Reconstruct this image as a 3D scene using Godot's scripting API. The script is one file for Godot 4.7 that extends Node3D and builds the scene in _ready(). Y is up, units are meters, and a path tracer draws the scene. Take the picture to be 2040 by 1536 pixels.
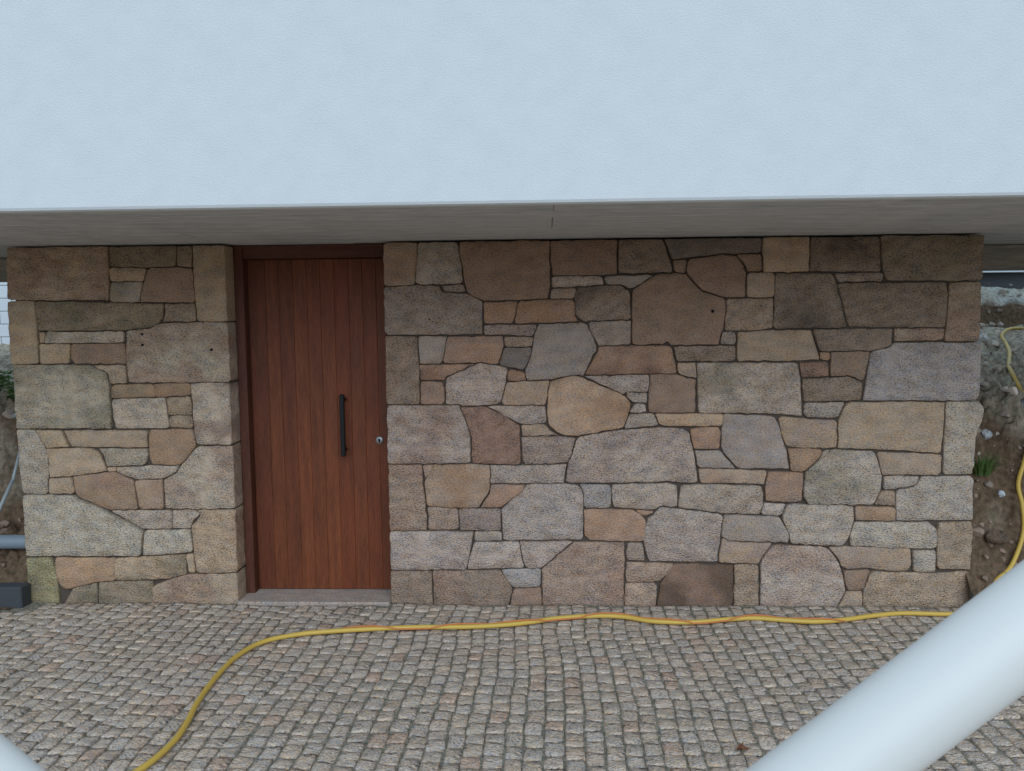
extends Node3D
# A granite house wall with a wooden door under a white overhang, seen across a cobbled yard.
# Units are metres. The stone wall's face is the plane z = 0, the yard lies towards +z.

const WALL_W := 6.0313      # length of the stone wall
const DOOR_L := 1.3976      # the door opening in it
const DOOR_R := 2.3895
const SOFFIT := 2.3         # underside of the overhang
const FRONT := 1.5309       # how far the overhang stands out
var rng := RandomNumberGenerator.new()
var lumps := FastNoiseLite.new()
var M := {}
var stone_parent: Node3D
var tones := {}


func _ready() -> void:
	rng.seed = 4711
	lumps.seed = 12
	lumps.noise_type = FastNoiseLite.TYPE_SIMPLEX_SMOOTH
	lumps.frequency = 1.0
	lumps.fractal_octaves = 3
	# --- camera, sky, light
	var cam := Camera3D.new()
	cam.name = "camera"
	cam.position = Vector3(3.38252, 1.82374, 4.94286)
	cam.basis = Basis(Vector3.UP, deg_to_rad(2.31509)) * Basis(Vector3.RIGHT, deg_to_rad(-4.91402)) * Basis(Vector3.BACK, deg_to_rad(-0.571475))
	cam.keep_aspect = Camera3D.KEEP_HEIGHT
	var lens := CameraAttributesPhysical.new()
	lens.frustum_focal_length = 24.747
	lens.frustum_focus_distance = 4.9
	lens.frustum_near = 0.05
	lens.frustum_far = 500.0
	lens.exposure_aperture = 13.0
	cam.attributes = lens
	cam.fov = 51.7353
	cam.near = 0.05
	cam.far = 500.0
	add_child(cam)
	cam.current = true
	var env := Environment.new()
	env.background_mode = Environment.BG_SKY
	var sky_mat := ProceduralSkyMaterial.new()
	sky_mat.sky_top_color = Color(0.53, 0.62, 0.71)
	sky_mat.sky_horizon_color = Color(0.66, 0.76, 0.85)
	sky_mat.sky_curve = 0.5
	sky_mat.ground_bottom_color = Color(0.30, 0.29, 0.28)
	sky_mat.ground_horizon_color = Color(0.40, 0.40, 0.40)
	sky_mat.sky_energy_multiplier = 1.0
	env.sky = Sky.new()
	env.sky.sky_material = sky_mat
	env.background_energy_multiplier = 1.0
	env.tonemap_mode = Environment.TONE_MAPPER_LINEAR
	env.tonemap_exposure = 1.62
	env.sdfgi_enabled = true
	env.ssao_enabled = true
	env.ssil_enabled = true
	var we := WorldEnvironment.new()
	we.name = "world_environment"
	we.environment = env
	add_child(we)
	var sun := DirectionalLight3D.new()
	sun.name = "sun"
	sun.light_color = Color(0.84, 0.92, 1.0)
	sun.light_energy = 0.45
	sun.light_angular_distance = 55.0
	sun.shadow_enabled = true
	sun.rotation = Vector3(deg_to_rad(-31), deg_to_rad(8), 0)
	add_child(sun)

	make_materials()
	make_ground()
	make_house()
	make_paving()
	make_yard_things()
	make_left_side()
	make_right_side()
	make_tubes()


# ---------------------------------------------------------------- helpers

func tag(o: Node, label: String, category := "", group := "", kind := "") -> void:
	if label: o.set_meta("label", label)
	if category: o.set_meta("category", category)
	if group: o.set_meta("group", group)
	if kind: o.set_meta("kind", kind)


func root_of(called: String, at := Vector3.ZERO, parent: Node = self) -> Node3D:
	var o := Node3D.new()
	o.name = numbered(called, parent)
	o.position = at
	parent.add_child(o, true)
	return o


var taken := {}
func numbered(called: String, parent: Node) -> String:
	var key := str(parent.get_instance_id()) + called
	var n: int = taken.get(key, 0)
	taken[key] = n + 1
	return called if n == 0 else "%s_%03d" % [called, n]


func put(called: String, mesh: Mesh, mat: Material, parent: Node = self, at := Vector3.ZERO) -> MeshInstance3D:
	var o := MeshInstance3D.new()
	o.name = numbered(called, parent)
	o.mesh = mesh
	if mat: o.material_override = mat
	o.position = at
	parent.add_child(o, true)
	return o


func begin(smooth := true) -> SurfaceTool:
	var st := SurfaceTool.new()
	st.begin(Mesh.PRIMITIVE_TRIANGLES)
	st.set_smooth_group(0 if smooth else -1)
	return st


func done(st: SurfaceTool) -> ArrayMesh:
	st.generate_normals()
	return st.commit()


# one triangle whose front faces along out
func tri(st: SurfaceTool, v: Array, out: Vector3, uv: Array, col: Array = []) -> void:
	var order := [0, 1, 2] if (v[2] - v[0]).cross(v[1] - v[0]).dot(out) >= 0.0 else [0, 2, 1]
	for i in order:
		if col: st.set_color(col[i])
		st.set_uv(uv[i])
		st.add_vertex(v[i])


# a box with chamfered edges, centred on c; the grain of its texture runs along axis
func bevel_box(st: SurfaceTool, c: Vector3, size: Vector3, b: float, shift := Vector2.ZERO, axis := 1) -> void:
	var h := size / 2.0
	var faces := []
	for ax in 3:
		for s in [-1.0, 1.0]:
			var u := (ax + 1) % 3
			var w := (ax + 2) % 3
			var quad := []
			for k in [[-1, -1], [1, -1], [1, 1], [-1, 1]]:
				var p := Vector3.ZERO
				p[ax] = s * h[ax]
				p[u] = k[0] * (h[u] - b)
				p[w] = k[1] * (h[w] - b)
				quad.append(p)
			faces.append(quad)
	for ax in 3:  # edges along ax
		var u := (ax + 1) % 3
		var w := (ax + 2) % 3
		for su in [-1.0, 1.0]:
			for sw in [-1.0, 1.0]:
				var a := Vector3.ZERO
				a[ax] = -(h[ax] - b)
				a[u] = su * h[u]
				a[w] = sw * (h[w] - b)
				var d := a
				d[u] = su * (h[u] - b)
				d[w] = sw * h[w]
				var a2 := a
				a2[ax] = -a[ax]
				var d2 := d
				d2[ax] = -d[ax]
				faces.append([a, d, d2, a2])
	for sx in [-1.0, 1.0]:
		for sy in [-1.0, 1.0]:
			for sz in [-1.0, 1.0]:
				faces.append([Vector3(sx * h.x, sy * (h.y - b), sz * (h.z - b)), Vector3(sx * (h.x - b), sy * h.y, sz * (h.z - b)), Vector3(sx * (h.x - b), sy * (h.y - b), sz * h.z)])
	for f in faces:
		var mid := Vector3.ZERO
		for p in f: mid += p
		mid /= f.size()
		var uv := []
		for p in f:
			var q: Vector3 = p + c
			uv.append((Vector2(q.x + q.z, q.y) if axis == 1 else Vector2(q.y + q.z, q.x) if axis == 0 else Vector2(q.x, q.y + q.z)) + shift)
		var pts := []
		for p in f: pts.append(p + c)
		tri(st, [pts[0], pts[1], pts[2]], mid, [uv[0], uv[1], uv[2]])
		if f.size() == 4:
			tri(st, [pts[0], pts[2], pts[3]], mid, [uv[0], uv[2], uv[3]])


func box_mesh(size: Vector3, b: float, shift := Vector2.ZERO, axis := 1) -> ArrayMesh:
	var st := begin(false)
	bevel_box(st, Vector3.ZERO, size, b, shift, axis)
	return done(st)


# a tube along points, its radius r, closed ends
func tube(st: SurfaceTool, pts: Array, r: float, sides := 12, taper := 1.0) -> void:
	var rings := []
	var up := Vector3(0.13, 1, 0.07).normalized()
	var run := 0.0
	for i in pts.size():
		var d: Vector3 = (pts[mini(i + 1, pts.size() - 1)] - pts[maxi(i - 1, 0)]).normalized()
		var sx := d.cross(up)
		if sx.length() < 0.05: sx = d.cross(Vector3.RIGHT)
		sx = sx.normalized()
		var sy := sx.cross(d).normalized()
		var ring := []
		var rr := r * lerpf(1.0, taper, float(i) / maxf(1.0, pts.size() - 1.0))
		if i > 0: run += (pts[i] - pts[i - 1]).length()
		for k in sides:
			var a := TAU * k / sides
			ring.append([pts[i] + (sx * cos(a) + sy * sin(a)) * rr, Vector2(run, float(k) / sides * TAU * r)])
		rings.append(ring)
	for i in pts.size() - 1:
		for k in sides:
			var k2 := (k + 1) % sides
			var a = rings[i][k]
			var b = rings[i][k2]
			var c = rings[i + 1][k2]
			var d = rings[i + 1][k]
			var out: Vector3 = (a[0] + b[0]) / 2.0 - pts[i]
			tri(st, [a[0], b[0], c[0]], out, [a[1], b[1], c[1]])
			tri(st, [a[0], c[0], d[0]], out, [a[1], c[1], d[1]])
	for e in [0, pts.size() - 1]:
		var out: Vector3 = pts[0] - pts[1] if e == 0 else pts[e] - pts[e - 1]
		for k in sides:
			var a = rings[e][k]
			var b = rings[e][(k + 1) % sides]
			tri(st, [pts[e], a[0], b[0]], out, [Vector2.ZERO, a[1], b[1]])


func curve(pts: Array, step: float) -> Array:
	var out := []
	for i in pts.size() - 1:
		var p0: Vector3 = pts[maxi(i - 1, 0)]
		var p1: Vector3 = pts[i]
		var p2: Vector3 = pts[i + 1]
		var p3: Vector3 = pts[mini(i + 2, pts.size() - 1)]
		var n := maxi(2, int((p2 - p1).length() / step))
		for k in n:
			out.append(p1.cubic_interpolate(p2, p0, p3, float(k) / n))
	out.append(pts[-1])
	return out


# ---------------------------------------------------------------- materials

func noise_bytes(kind: int, freq: float, octaves: int, sd: int, size: int) -> PackedByteArray:
	var n := FastNoiseLite.new()
	n.noise_type = kind
	n.frequency = freq
	n.seed = sd
	n.fractal_octaves = octaves
	if octaves == 1: n.fractal_type = FastNoiseLite.FRACTAL_NONE
	var im := n.get_seamless_image(size, size, false, false, 0.12, true)
	im.convert(Image.FORMAT_L8)
	return im.get_data()


func tex_rgb(data: PackedByteArray, size: int) -> ImageTexture:
	return ImageTexture.create_from_image(Image.create_from_data(size, size, false, Image.FORMAT_RGB8, data))


func tex_l(data: PackedByteArray, size: int) -> ImageTexture:
	return ImageTexture.create_from_image(Image.create_from_data(size, size, false, Image.FORMAT_L8, data))


# speckled granite: (colour, height); grain of about one texel per millimetre and a half
func granite(sd: int, size: int, fleck: float, contrast: float, clouds := 0.30) -> Array:
	var grain := noise_bytes(FastNoiseLite.TYPE_SIMPLEX, fleck, 1, sd, size)
	var grain2 := noise_bytes(FastNoiseLite.TYPE_SIMPLEX, fleck * 1.9, 1, sd + 1, size)
	var tint := noise_bytes(FastNoiseLite.TYPE_SIMPLEX, fleck * 0.75, 1, sd + 2, size)
	var cloud := noise_bytes(FastNoiseLite.TYPE_SIMPLEX_SMOOTH, 0.012, 5, sd + 3, size)
	var hue := noise_bytes(FastNoiseLite.TYPE_SIMPLEX, 0.011, 5, sd + 5, size)
	var pits := noise_bytes(FastNoiseLite.TYPE_SIMPLEX_SMOOTH, fleck * 0.75, 3, sd + 4, size)
	var col := PackedByteArray()
	var hgt := PackedByteArray()
	col.resize(size * size * 3)
	hgt.resize(size * size)
	for i in size * size:
		var a := grain[i] / 255.0
		var b := grain2[i] / 255.0
		var t := tint[i] / 255.0
		var dark := clampf((a - 0.66) * 4.0, 0.0, 1.0)      # mica
		var light := clampf((b - 0.64) * 3.5, 0.0, 1.0)     # quartz and feldspar
		var v := 0.92 + (cloud[i] / 255.0 - 0.5) * clouds - dark * contrast + light * contrast * 0.45 + (b - 0.5) * 0.10
		var warm := (t - 0.5) * 0.13 * (1.0 - dark) + (hue[i] / 255.0 - 0.48) * 0.08
		col[i * 3] = int(clampf(v + warm, 0.0, 1.0) * 255.0)
		col[i * 3 + 1] = int(clampf(v + warm * 0.2, 0.0, 1.0) * 255.0)
		col[i * 3 + 2] = int(clampf(v - warm * 0.9, 0.0, 1.0) * 255.0)
		hgt[i] = int(clampf(pits[i] / 255.0 * 0.75 + (b - 0.5) * 0.22 + 0.1 - dark * 0.12, 0.0, 1.0) * 255.0)
	return [tex_rgb(col, size), tex_l(hgt, size)]


func std(colour: Color, rough: float, called: String) -> StandardMaterial3D:
	var m := StandardMaterial3D.new()
	m.resource_name = called
	m.albedo_color = colour
	m.roughness = rough
	m.metallic_specular = 0.4
	return m


func stone_material(called: String, maps: Array, scale: float, relief: float) -> StandardMaterial3D:
	var m := std(Color.WHITE, 0.92, called)
	m.metallic_specular = 0.3
	m.vertex_color_use_as_albedo = true
	m.albedo_texture = maps[0]
	m.heightmap_enabled = true
	m.heightmap_texture = maps[1]
	m.heightmap_scale = relief
	m.uv1_scale = Vector3(scale * 0.50, scale, 1)
	return m


func make_materials() -> void:
	var coarse := granite(21, 1024, 0.085, 0.27)
	var fine := granite(52, 1024, 0.10, 0.17, 0.16)
	M.coarse = stone_material("coarse_granite", coarse, 1.15, 1.0)
	M.fine = stone_material("fine_granite", fine, 1.0, 0.7)
	M.sett = stone_material("sett_granite", granite(77, 512, 0.075, 0.24), 2.2, 0.8)
	M.rock = stone_material("rock", coarse, 1.0, 0.8)

	var size := 512
	var a := noise_bytes(FastNoiseLite.TYPE_SIMPLEX_SMOOTH, 0.10, 3, 5, size)
	var b := noise_bytes(FastNoiseLite.TYPE_SIMPLEX_SMOOTH, 0.006, 3, 6, size)
	var col := PackedByteArray()
	col.resize(size * size * 3)
	for i in size * size:
		var v := 0.93 + (b[i] / 255.0 - 0.5) * 0.022 + (a[i] / 255.0 - 0.5) * 0.02
		for k in 3: col[i * 3 + k] = int(clampf(v, 0, 1) * 255)
	M.render = std(Color(0.885, 0.885, 0.88), 0.95, "white_render")
	M.render.albedo_texture = tex_rgb(col, size)
	M.render.heightmap_enabled = true
	M.render.heightmap_texture = tex_l(a, size)
	M.render.heightmap_scale = 0.11
	M.render.uv1_triplanar = true
	M.render.uv1_scale = Vector3(1.7, 2.4, 1.7)

	# wood: grain along v
	var w1 := noise_bytes(FastNoiseLite.TYPE_SIMPLEX, 0.055, 3, 8, size)
	var w2 := noise_bytes(FastNoiseLite.TYPE_SIMPLEX_SMOOTH, 0.012, 2, 9, size)
	var w3 := noise_bytes(FastNoiseLite.TYPE_SIMPLEX, 0.25, 1, 10, size)
	var wh := PackedByteArray()
	wh.resize(size * size)
	for i in size * size:
		var g := w1[i] / 255.0
		var v := 0.80 + (g - 0.5) * 0.15 + (w2[i] / 255.0 - 0.5) * 0.16 + (w3[i] / 255.0 - 0.5) * 0.05
		col[i * 3] = int(clampf(v, 0, 1) * 255)
		col[i * 3 + 1] = int(clampf(v * 0.99 + (g - 0.5) * 0.06, 0, 1) * 255)
		col[i * 3 + 2] = int(clampf(v * 0.98 + (g - 0.5) * 0.05, 0, 1) * 255)
		wh[i] = w1[i]
	var wood_tex := tex_rgb(col, size)
	var wood_h := tex_l(wh, size)
	M.wood = []
	for t in [Color(0.542, 0.286, 0.156), Color(0.513, 0.265, 0.145), Color(0.573, 0.303, 0.165), Color(0.488, 0.249, 0.139), Color(0.545, 0.273, 0.148), Color(0.440, 0.250, 0.178)]:
		var m := std(t, 0.55, "sapele_wood")
		m.albedo_texture = wood_tex
		m.heightmap_enabled = true
		m.heightmap_texture = wood_h
		m.heightmap_scale = 0.05
		m.uv1_scale = Vector3(3.0, 0.28, 1)
		M.wood.append(m)

	# board-marked concrete: streaks along u
	var c1 := noise_bytes(FastNoiseLite.TYPE_SIMPLEX, 0.03, 4, 14, size)
	var c2 := noise_bytes(FastNoiseLite.TYPE_SIMPLEX_SMOOTH, 0.008, 4, 15, size)
	for i in size * size:
		var v := 0.90 + (c1[i] / 255.0 - 0.5) * 0.22 + (c2[i] / 255.0 - 0.5) * 0.16
		col[i * 3] = int(clampf(v + (c2[i] / 255.0 - 0.5) * 0.05, 0, 1) * 255)
		col[i * 3 + 1] = int(clampf(v, 0, 1) * 255)
		col[i * 3 + 2] = int(clampf(v * 0.985, 0, 1) * 255)
	M.concrete = std(Color(0.865, 0.865, 0.88), 0.9, "board_marked_concrete")
	M.concrete.albedo_texture = tex_rgb(col, size)
	M.concrete.heightmap_enabled = true
	M.concrete.heightmap_texture = tex_l(c1, size)
	M.concrete.heightmap_scale = 0.25
	M.concrete.uv1_scale = Vector3(5.0, 0.35, 1)   # u runs across the boards

	M.beam = M.concrete.duplicate()
	M.beam.resource_name = "dark_concrete"
	M.beam.albedo_color = Color(0.66, 0.62, 0.58)

	# earth: clods and grit
	var e1 := noise_bytes(FastNoiseLite.TYPE_SIMPLEX, 0.02, 5, 31, size)
	var e2 := noise_bytes(FastNoiseLite.TYPE_CELLULAR, 0.05, 1, 32, size)
	var e3 := noise_bytes(FastNoiseLite.TYPE_SIMPLEX, 0.2, 2, 33, size)
	var eh := PackedByteArray()
	eh.resize(size * size)
	for i in size * size:
		var v := 0.82 + (e1[i] / 255.0 - 0.5) * 0.45 + (e3[i] / 255.0 - 0.5) * 0.3
		col[i * 3] = int(clampf(v + (e2[i] / 255.0 - 0.5) * 0.12, 0, 1) * 255)
		col[i * 3 + 1] = int(clampf(v, 0, 1) * 255)
		col[i * 3 + 2] = int(clampf(v * 0.96, 0, 1) * 255)
		eh[i] = int(clampf(e1[i] / 255.0 * 0.7 + e2[i] / 255.0 * 0.3, 0, 1) * 255)
	M.earth = std(Color.WHITE, 0.97, "earth")
	M.earth.metallic_specular = 0.2
	M.earth.vertex_color_use_as_albedo = true
	M.earth.albedo_texture = tex_rgb(col, size)
	M.earth.heightmap_enabled = true
	M.earth.heightmap_texture = tex_l(eh, size)
	M.earth.heightmap_scale = 1.6
	M.earth.uv1_triplanar = true
	M.earth.uv1_scale = Vector3(1.6, 1.6, 1.6)

	M.sand = std(Color.WHITE, 0.97, "joint_sand")
	M.sand.metallic_specular = 0.2
	M.sand.vertex_color_use_as_albedo = true
	M.sand.albedo_texture = M.earth.albedo_texture
	M.sand.uv1_triplanar = true
	M.sand.uv1_scale = Vector3(2.5, 2.5, 2.5)

	M.core = std(Color(0.33, 0.285, 0.25), 1.0, "earthy_mortar")
	M.mortar = std(Color(0.62, 0.62, 0.62), 0.95, "pale_mortar")
	M.black = std(Color(0.07, 0.068, 0.066), 0.45, "black_metal")
	M.steel = std(Color(0.72, 0.71, 0.69), 0.45, "brushed_steel")
	M.steel.metallic = 0.85
	M.hole = std(Color(0.02, 0.02, 0.02), 0.8, "keyhole_dark")
	M.hose = std(Color(0.80, 0.655, 0.30), 0.42, "yellow_rubber")
	M.cable = std(Color(0.80, 0.47, 0.25), 0.5, "orange_rubber")
	M.white_tube = std(Color(0.85, 0.835, 0.805), 0.42, "white_plastic")
	M.pipe = std(Color(0.52, 0.555, 0.585), 0.5, "grey_blue_plastic")
	M.rod = std(Color(0.62, 0.64, 0.63), 0.55, "galvanised_steel")
	M.kerb = std(Color(0.26, 0.265, 0.27), 0.8, "dark_slate")
	M.block = std(Color(0.86, 0.87, 0.88), 0.9, "white_block")
	M.blade = std(Color(0.36, 0.46, 0.24), 0.7, "grass_blade")
	M.blade.backlight_enabled = true
	M.blade.backlight = Color(0.15, 0.22, 0.06)
	M.leaf = std(Color(0.33, 0.43, 0.21), 0.6, "weed_leaf")
	M.leaf.backlight_enabled = true
	M.leaf.backlight = Color(0.18, 0.25, 0.08)
	M.dry = std(Color(0.46, 0.30, 0.20), 0.8, "dry_leaf")
	M.pale_rock = std(Color.WHITE, 0.95, "loose_stone")
	M.pale_rock.vertex_color_use_as_albedo = true

	# sRGB looks of the kinds of granite in the wall (colour, how coarse)
	var kinds := {
		"G": [Color(0.788, 0.687, 0.619), 1], "g": [Color(0.792, 0.703, 0.640), 1], "T": [Color(0.747, 0.623, 0.537), 1], "t": [Color(0.654, 0.551, 0.477), 1],
		"P": [Color(0.709, 0.608, 0.545), 1], "B": [Color(0.762, 0.635, 0.542), 0], "b": [Color(0.669, 0.542, 0.462), 0], "O": [Color(0.731, 0.578, 0.479), 0],
		"o": [Color(0.687, 0.540, 0.460), 1], "Y": [Color(0.799, 0.658, 0.545), 0], "S": [Color(0.719, 0.636, 0.577), 0], "s": [Color(0.577, 0.507, 0.458), 0],
		"D": [Color(0.466, 0.370, 0.313), 0], "U": [Color(0.734, 0.670, 0.628), 1], "M": [Color(0.662, 0.590, 0.466), 1],
		"m": [Color(0.568, 0.512, 0.417), 0], "y": [Color(0.674, 0.508, 0.386), 0], "r": [Color(0.492, 0.351, 0.302), 0], "k": [Color(0.343, 0.293, 0.258), 0],
		"p": [Color(0.700, 0.591, 0.533), 0], "u": [Color(0.696, 0.631, 0.582), 0],
	}
	for k in kinds:
		tones[k] = [kinds[k][0].srgb_to_linear(), kinds[k][1]]


# ---------------------------------------------------------------- the setting

const RIGHT_Z := [-0.15, 0.0, 0.3, 0.6, 1.2, 2.0, 3.0, 3.6, 4.0, 4.4, 5.0, 9.0]
const RIGHT_Y := [0.0, 0.2, 0.9, 1.2, 1.38, 1.52, 1.66, 1.60, 1.94, 2.1, 1.9, 1.9]
const LEFT_Z := [-0.05, 0.05, 0.25, 0.6, 0.75, 0.95, 1.3, 2.5, 7.0, 9.0]
const LEFT_Y := [0.0, 0.14, 0.28, 0.32, 0.75, 1.12, 1.27, 1.35, 1.45, 1.5]


func profile(zs: Array, ys: Array, d: float) -> float:
	if d <= zs[0]: return ys[0]
	for i in zs.size() - 1:
		if d <= zs[i + 1]:
			return lerpf(ys[i], ys[i + 1], (d - zs[i]) / (zs[i + 1] - zs[i]))
	return ys[-1]


func bank_height(x: float, z: float) -> float:
	var right := x > 3.0
	var d := -z + lumps.get_noise_2d(x * 1.7, z * 0.7 + 40.0) * 0.12
	var y := profile(RIGHT_Z, RIGHT_Y, d) if right else profile(LEFT_Z, LEFT_Y, d)
	var rough := clampf(y * 3.0, 0.0, 1.0)
	y += (lumps.get_noise_2d(x * 2.6, z * 2.6) * 0.07 + lumps.get_noise_2d(x * 9.0 + 9.0, z * 9.0) * 0.085 + lumps.get_noise_2d(x * 24.0 + 9.0, z * 24.0) * 0.034) * rough
	return maxf(y, -0.035)


func bank(called: String, label: String, x0: float, x1: float) -> void:
	var st := begin()
	var xs := []
	var x := 0.0
	while x <= absf(x1 - x0):
		xs.append(x0 + x * signf(x1 - x0))
		x += 0.035 if x < 1.4 else 0.12
	var zs := []
	var z := 0.15
	while z > -9.0:
		zs.append(z)
		z -= 0.03 if z > -1.6 else 0.1
	var grid := []
	var tint := []
	var light := Color(0.82, 0.755, 0.69).srgb_to_linear()
	var dark := Color(0.50, 0.405, 0.335).srgb_to_linear()
	var grey := Color(0.86, 0.85, 0.83).srgb_to_linear()
	for i in xs.size():
		var row := []
		var trow := []
		for k in zs.size():
			var p := Vector3(xs[i], bank_height(xs[i], zs[k]), zs[k])
			row.append(p)
			var n := lumps.get_noise_2d(p.x * 1.3 + 70.0, p.z * 1.3 + p.y * 2.0)
			var c := dark.lerp(light, clampf((p.y - 0.75) * 1.6 + n * 1.2, 0.0, 1.0))
			if p.x > 3.0 and p.z < -3.3:
				c = c.lerp(grey, clampf(0.7 + n, 0.0, 1.0))
				if p.z < -3.4 and p.z > -4.0: c = dark
			trow.append(c)
		grid.append(row)
		tint.append(trow)
	for i in xs.size() - 1:
		for k in zs.size() - 1:
			for q in [[0, 0, 1, 0, 1, 1], [0, 0, 1, 1, 0, 1]]:
				var v := []
				var c := []
				for j in 3:
					v.append(grid[i + q[j * 2]][k + q[j * 2 + 1]])
					c.append(tint[i + q[j * 2]][k + q[j * 2 + 1]])
				tri(st, v, Vector3.UP + Vector3.BACK * 0.3, [Vector2.ZERO, Vector2.ZERO, Vector2.ZERO], c)
	tag(put(called, done(st), M.earth), label, "earth bank", "", "structure")


func make_ground() -> void:
	var st := begin(false)
	var c := Color(0.74, 0.68, 0.61).srgb_to_linear()
	for q in [[-1, -1, 1, -1, 1, 1], [-1, -1, 1, 1, -1, 1]]:
		tri(st, [Vector3(q[0], 0, q[1]) * 150, Vector3(q[2], 0, q[3]) * 150, Vector3(q[4], 0, q[5]) * 150], Vector3.UP, [Vector2.ZERO, Vector2.ZERO, Vector2.ZERO], [c, c, c])
	tag(put("ground", done(st), M.earth, self, Vector3(0, -0.075, 0)), "bare pale brown earth lying all round the house and yard", "ground", "", "structure")
	bank("earth_bank", "steep dark earth bank with rubble to the right of the stone wall", 6.0, 12.5)
	bank("earth_bank", "dug earth bank with a hollow to the left of the stone wall", -0.03, -7.0)


# ---------------------------------------------------------------- the house

# a profile of (z, y) points drawn out along x, with its two ends closed
func extrude(st: SurfaceTool, prof: Array, x0: float, x1: float) -> void:
	var flat := [Vector2.ZERO, Vector2.ZERO, Vector2.ZERO]
	var n := prof.size()
	for i in n:
		var a: Vector2 = prof[i]
		var b: Vector2 = prof[(i + 1) % n]
		var out := Vector3(0, -(b.x - a.x), b.y - a.y) * -1.0
		var p := [Vector3(x0, a.y, a.x), Vector3(x1, a.y, a.x), Vector3(x1, b.y, b.x), Vector3(x0, b.y, b.x)]
		tri(st, [p[0], p[1], p[2]], out, flat)
		tri(st, [p[0], p[2], p[3]], out, flat)
	var t := Geometry2D.triangulate_polygon(PackedVector2Array(prof))
	for x in [x0, x1]:
		for i in range(0, t.size(), 3):
			var v := []
			for k in 3: v.append(Vector3(x, prof[t[i + k]].y, prof[t[i + k]].x))
			tri(st, v, Vector3.LEFT if x == x0 else Vector3.RIGHT, flat)


func make_house() -> void:
	var house := root_of("house")
	tag(house, "house with white overhanging upper storey above a granite wall and brown wooden door", "house")
	# the white upper storey
	var st := begin(false)
	var prof := [Vector2(FRONT, 6.2), Vector2(FRONT, 2.316), Vector2(FRONT - 0.005, 2.305), Vector2(FRONT - 0.016, 2.299), Vector2(FRONT - 0.056, 2.299), Vector2(FRONT - 0.056, 2.336), Vector2(-1.14, 2.336), Vector2(-1.14, 6.2)]
	extrude(st, prof, -4.5, 10.5)
	tag(put("upper_wall", done(st), M.render, house), "white rendered upper wall")
	# the soffit: concrete cast in boards, a front and a back row
	var soffit := root_of("soffit", Vector3.ZERO, house)
	tag(soffit, "grey board marked concrete underside of the overhang")
	var rows := [[1.27, FRONT - 0.06, [-4.5, -0.9, 1.285, 3.43, 4.92, 7.1, 10.5]], [1.05, 1.27, [-4.5, -0.9, 1.285, 4.92, 7.1, 10.5]], [0.53, 1.05, [-4.5, -1.4, 0.8, 3.43, 5.6, 7.8, 10.5]], [-0.05, 0.53, [-4.5, -1.4, 0.8, 1.378, 5.6, 7.8, 10.5]], [-1.16, -0.05, [-4.5, -0.5, 2.2, 4.4, 6.6, 10.5]]]
	for r in rows:
		var xs: Array = r[2]
		for i in xs.size() - 1:
			var w: float = xs[i + 1] - xs[i] - 0.0022
			var d: float = r[1] - r[0] - 0.003
			var s := begin(false)
			# u runs across the boards, v along them
			bevel_box(s, Vector3.ZERO, Vector3(w, 0.03, d), 0.003, Vector2(rng.randf(), rng.randf()) * 3.0, 0)
			put("panel", done(s), M.concrete, soffit, Vector3((xs[i] + xs[i + 1]) / 2, SOFFIT + 0.015 + rng.randf_range(0.0, 0.003), (r[0] + r[1]) / 2))
	st = begin(false)
	bevel_box(st, Vector3(3.0, 2.217, -1.0), Vector3(15.0, 0.165, 0.30), 0.008, Vector2.ZERO, 0)
	put("back_beam", done(st), M.beam, house)

	# the stone wall
	stone_parent = root_of("stone_wall", Vector3.ZERO, house)
	tag(stone_parent, "rubble granite wall of fitted stones in grey, tan and ochre")
	st = begin(false)
	for s in [[0.02, DOOR_L - 0.012], [DOOR_R + 0.012, WALL_W - 0.02]]:
		bevel_box(st, Vector3((s[0] + s[1]) / 2, SOFFIT / 2 - 0.06, -0.237), Vector3(s[1] - s[0], SOFFIT + 0.10, 0.43), 0.004)
	put("mortar", done(st), M.core, stone_parent)
	lay_stones()
	# old drill holes in some of the stones
	for h in [[0.845, 1.739, 0.011], [0.845, 1.672, 0.012], [1.286, 1.638, 0.012], [4.418, 1.848, 0.015], [2.673, 1.816, 0.008]]:
		st = begin()
		tube(st, [Vector3(0, 0, -0.02), Vector3(0, 0, 0.006)], h[2] * 0.75, 9, 0.9)
		put("drill_hole", done(st), M.hole, stone_parent, Vector3(h[0], h[1], 0.002))
	make_door(house)


# corners cut round, edges divided
func outline(flat: Array) -> PackedVector2Array:
	var p: Array[Vector2] = []
	for i in range(0, flat.size(), 2): p.append(Vector2(flat[i], flat[i + 1]) * 0.01)
	var area := 0.0
	for i in p.size(): area += p[i - 1].cross(p[i])
	if area < 0: p.reverse()
	var soft: Array[Vector2] = []
	for i in p.size():
		var b := p[i]
		var a := p[i - 1]
		var c := p[(i + 1) % p.size()]
		var r := minf(rng.randf_range(0.010, 0.026), minf((a - b).length(), (c - b).length()) * 0.32)
		var from := b + (a - b).normalized() * r
		var to := b + (c - b).normalized() * r
		soft.append(from)
		soft.append(from.lerp(to, 0.5).lerp(b, 0.45))
		soft.append(to)
	var out := PackedVector2Array()
	for i in soft.size():
		var a := soft[i]
		var b := soft[(i + 1) % soft.size()]
		var n := maxi(1, int((b - a).length() / 0.035))
		for k in n:
			var q := a.lerp(b, float(k) / n)
			out.append(q + Vector2(lumps.get_noise_2d(q.x * 22, q.y * 22), lumps.get_noise_2d(q.x * 22 + 50, q.y * 22)) * 0.0065 + Vector2(rng.randf_range(-1, 1), rng.randf_range(-1, 1)) * 0.0016)
	return out


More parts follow.
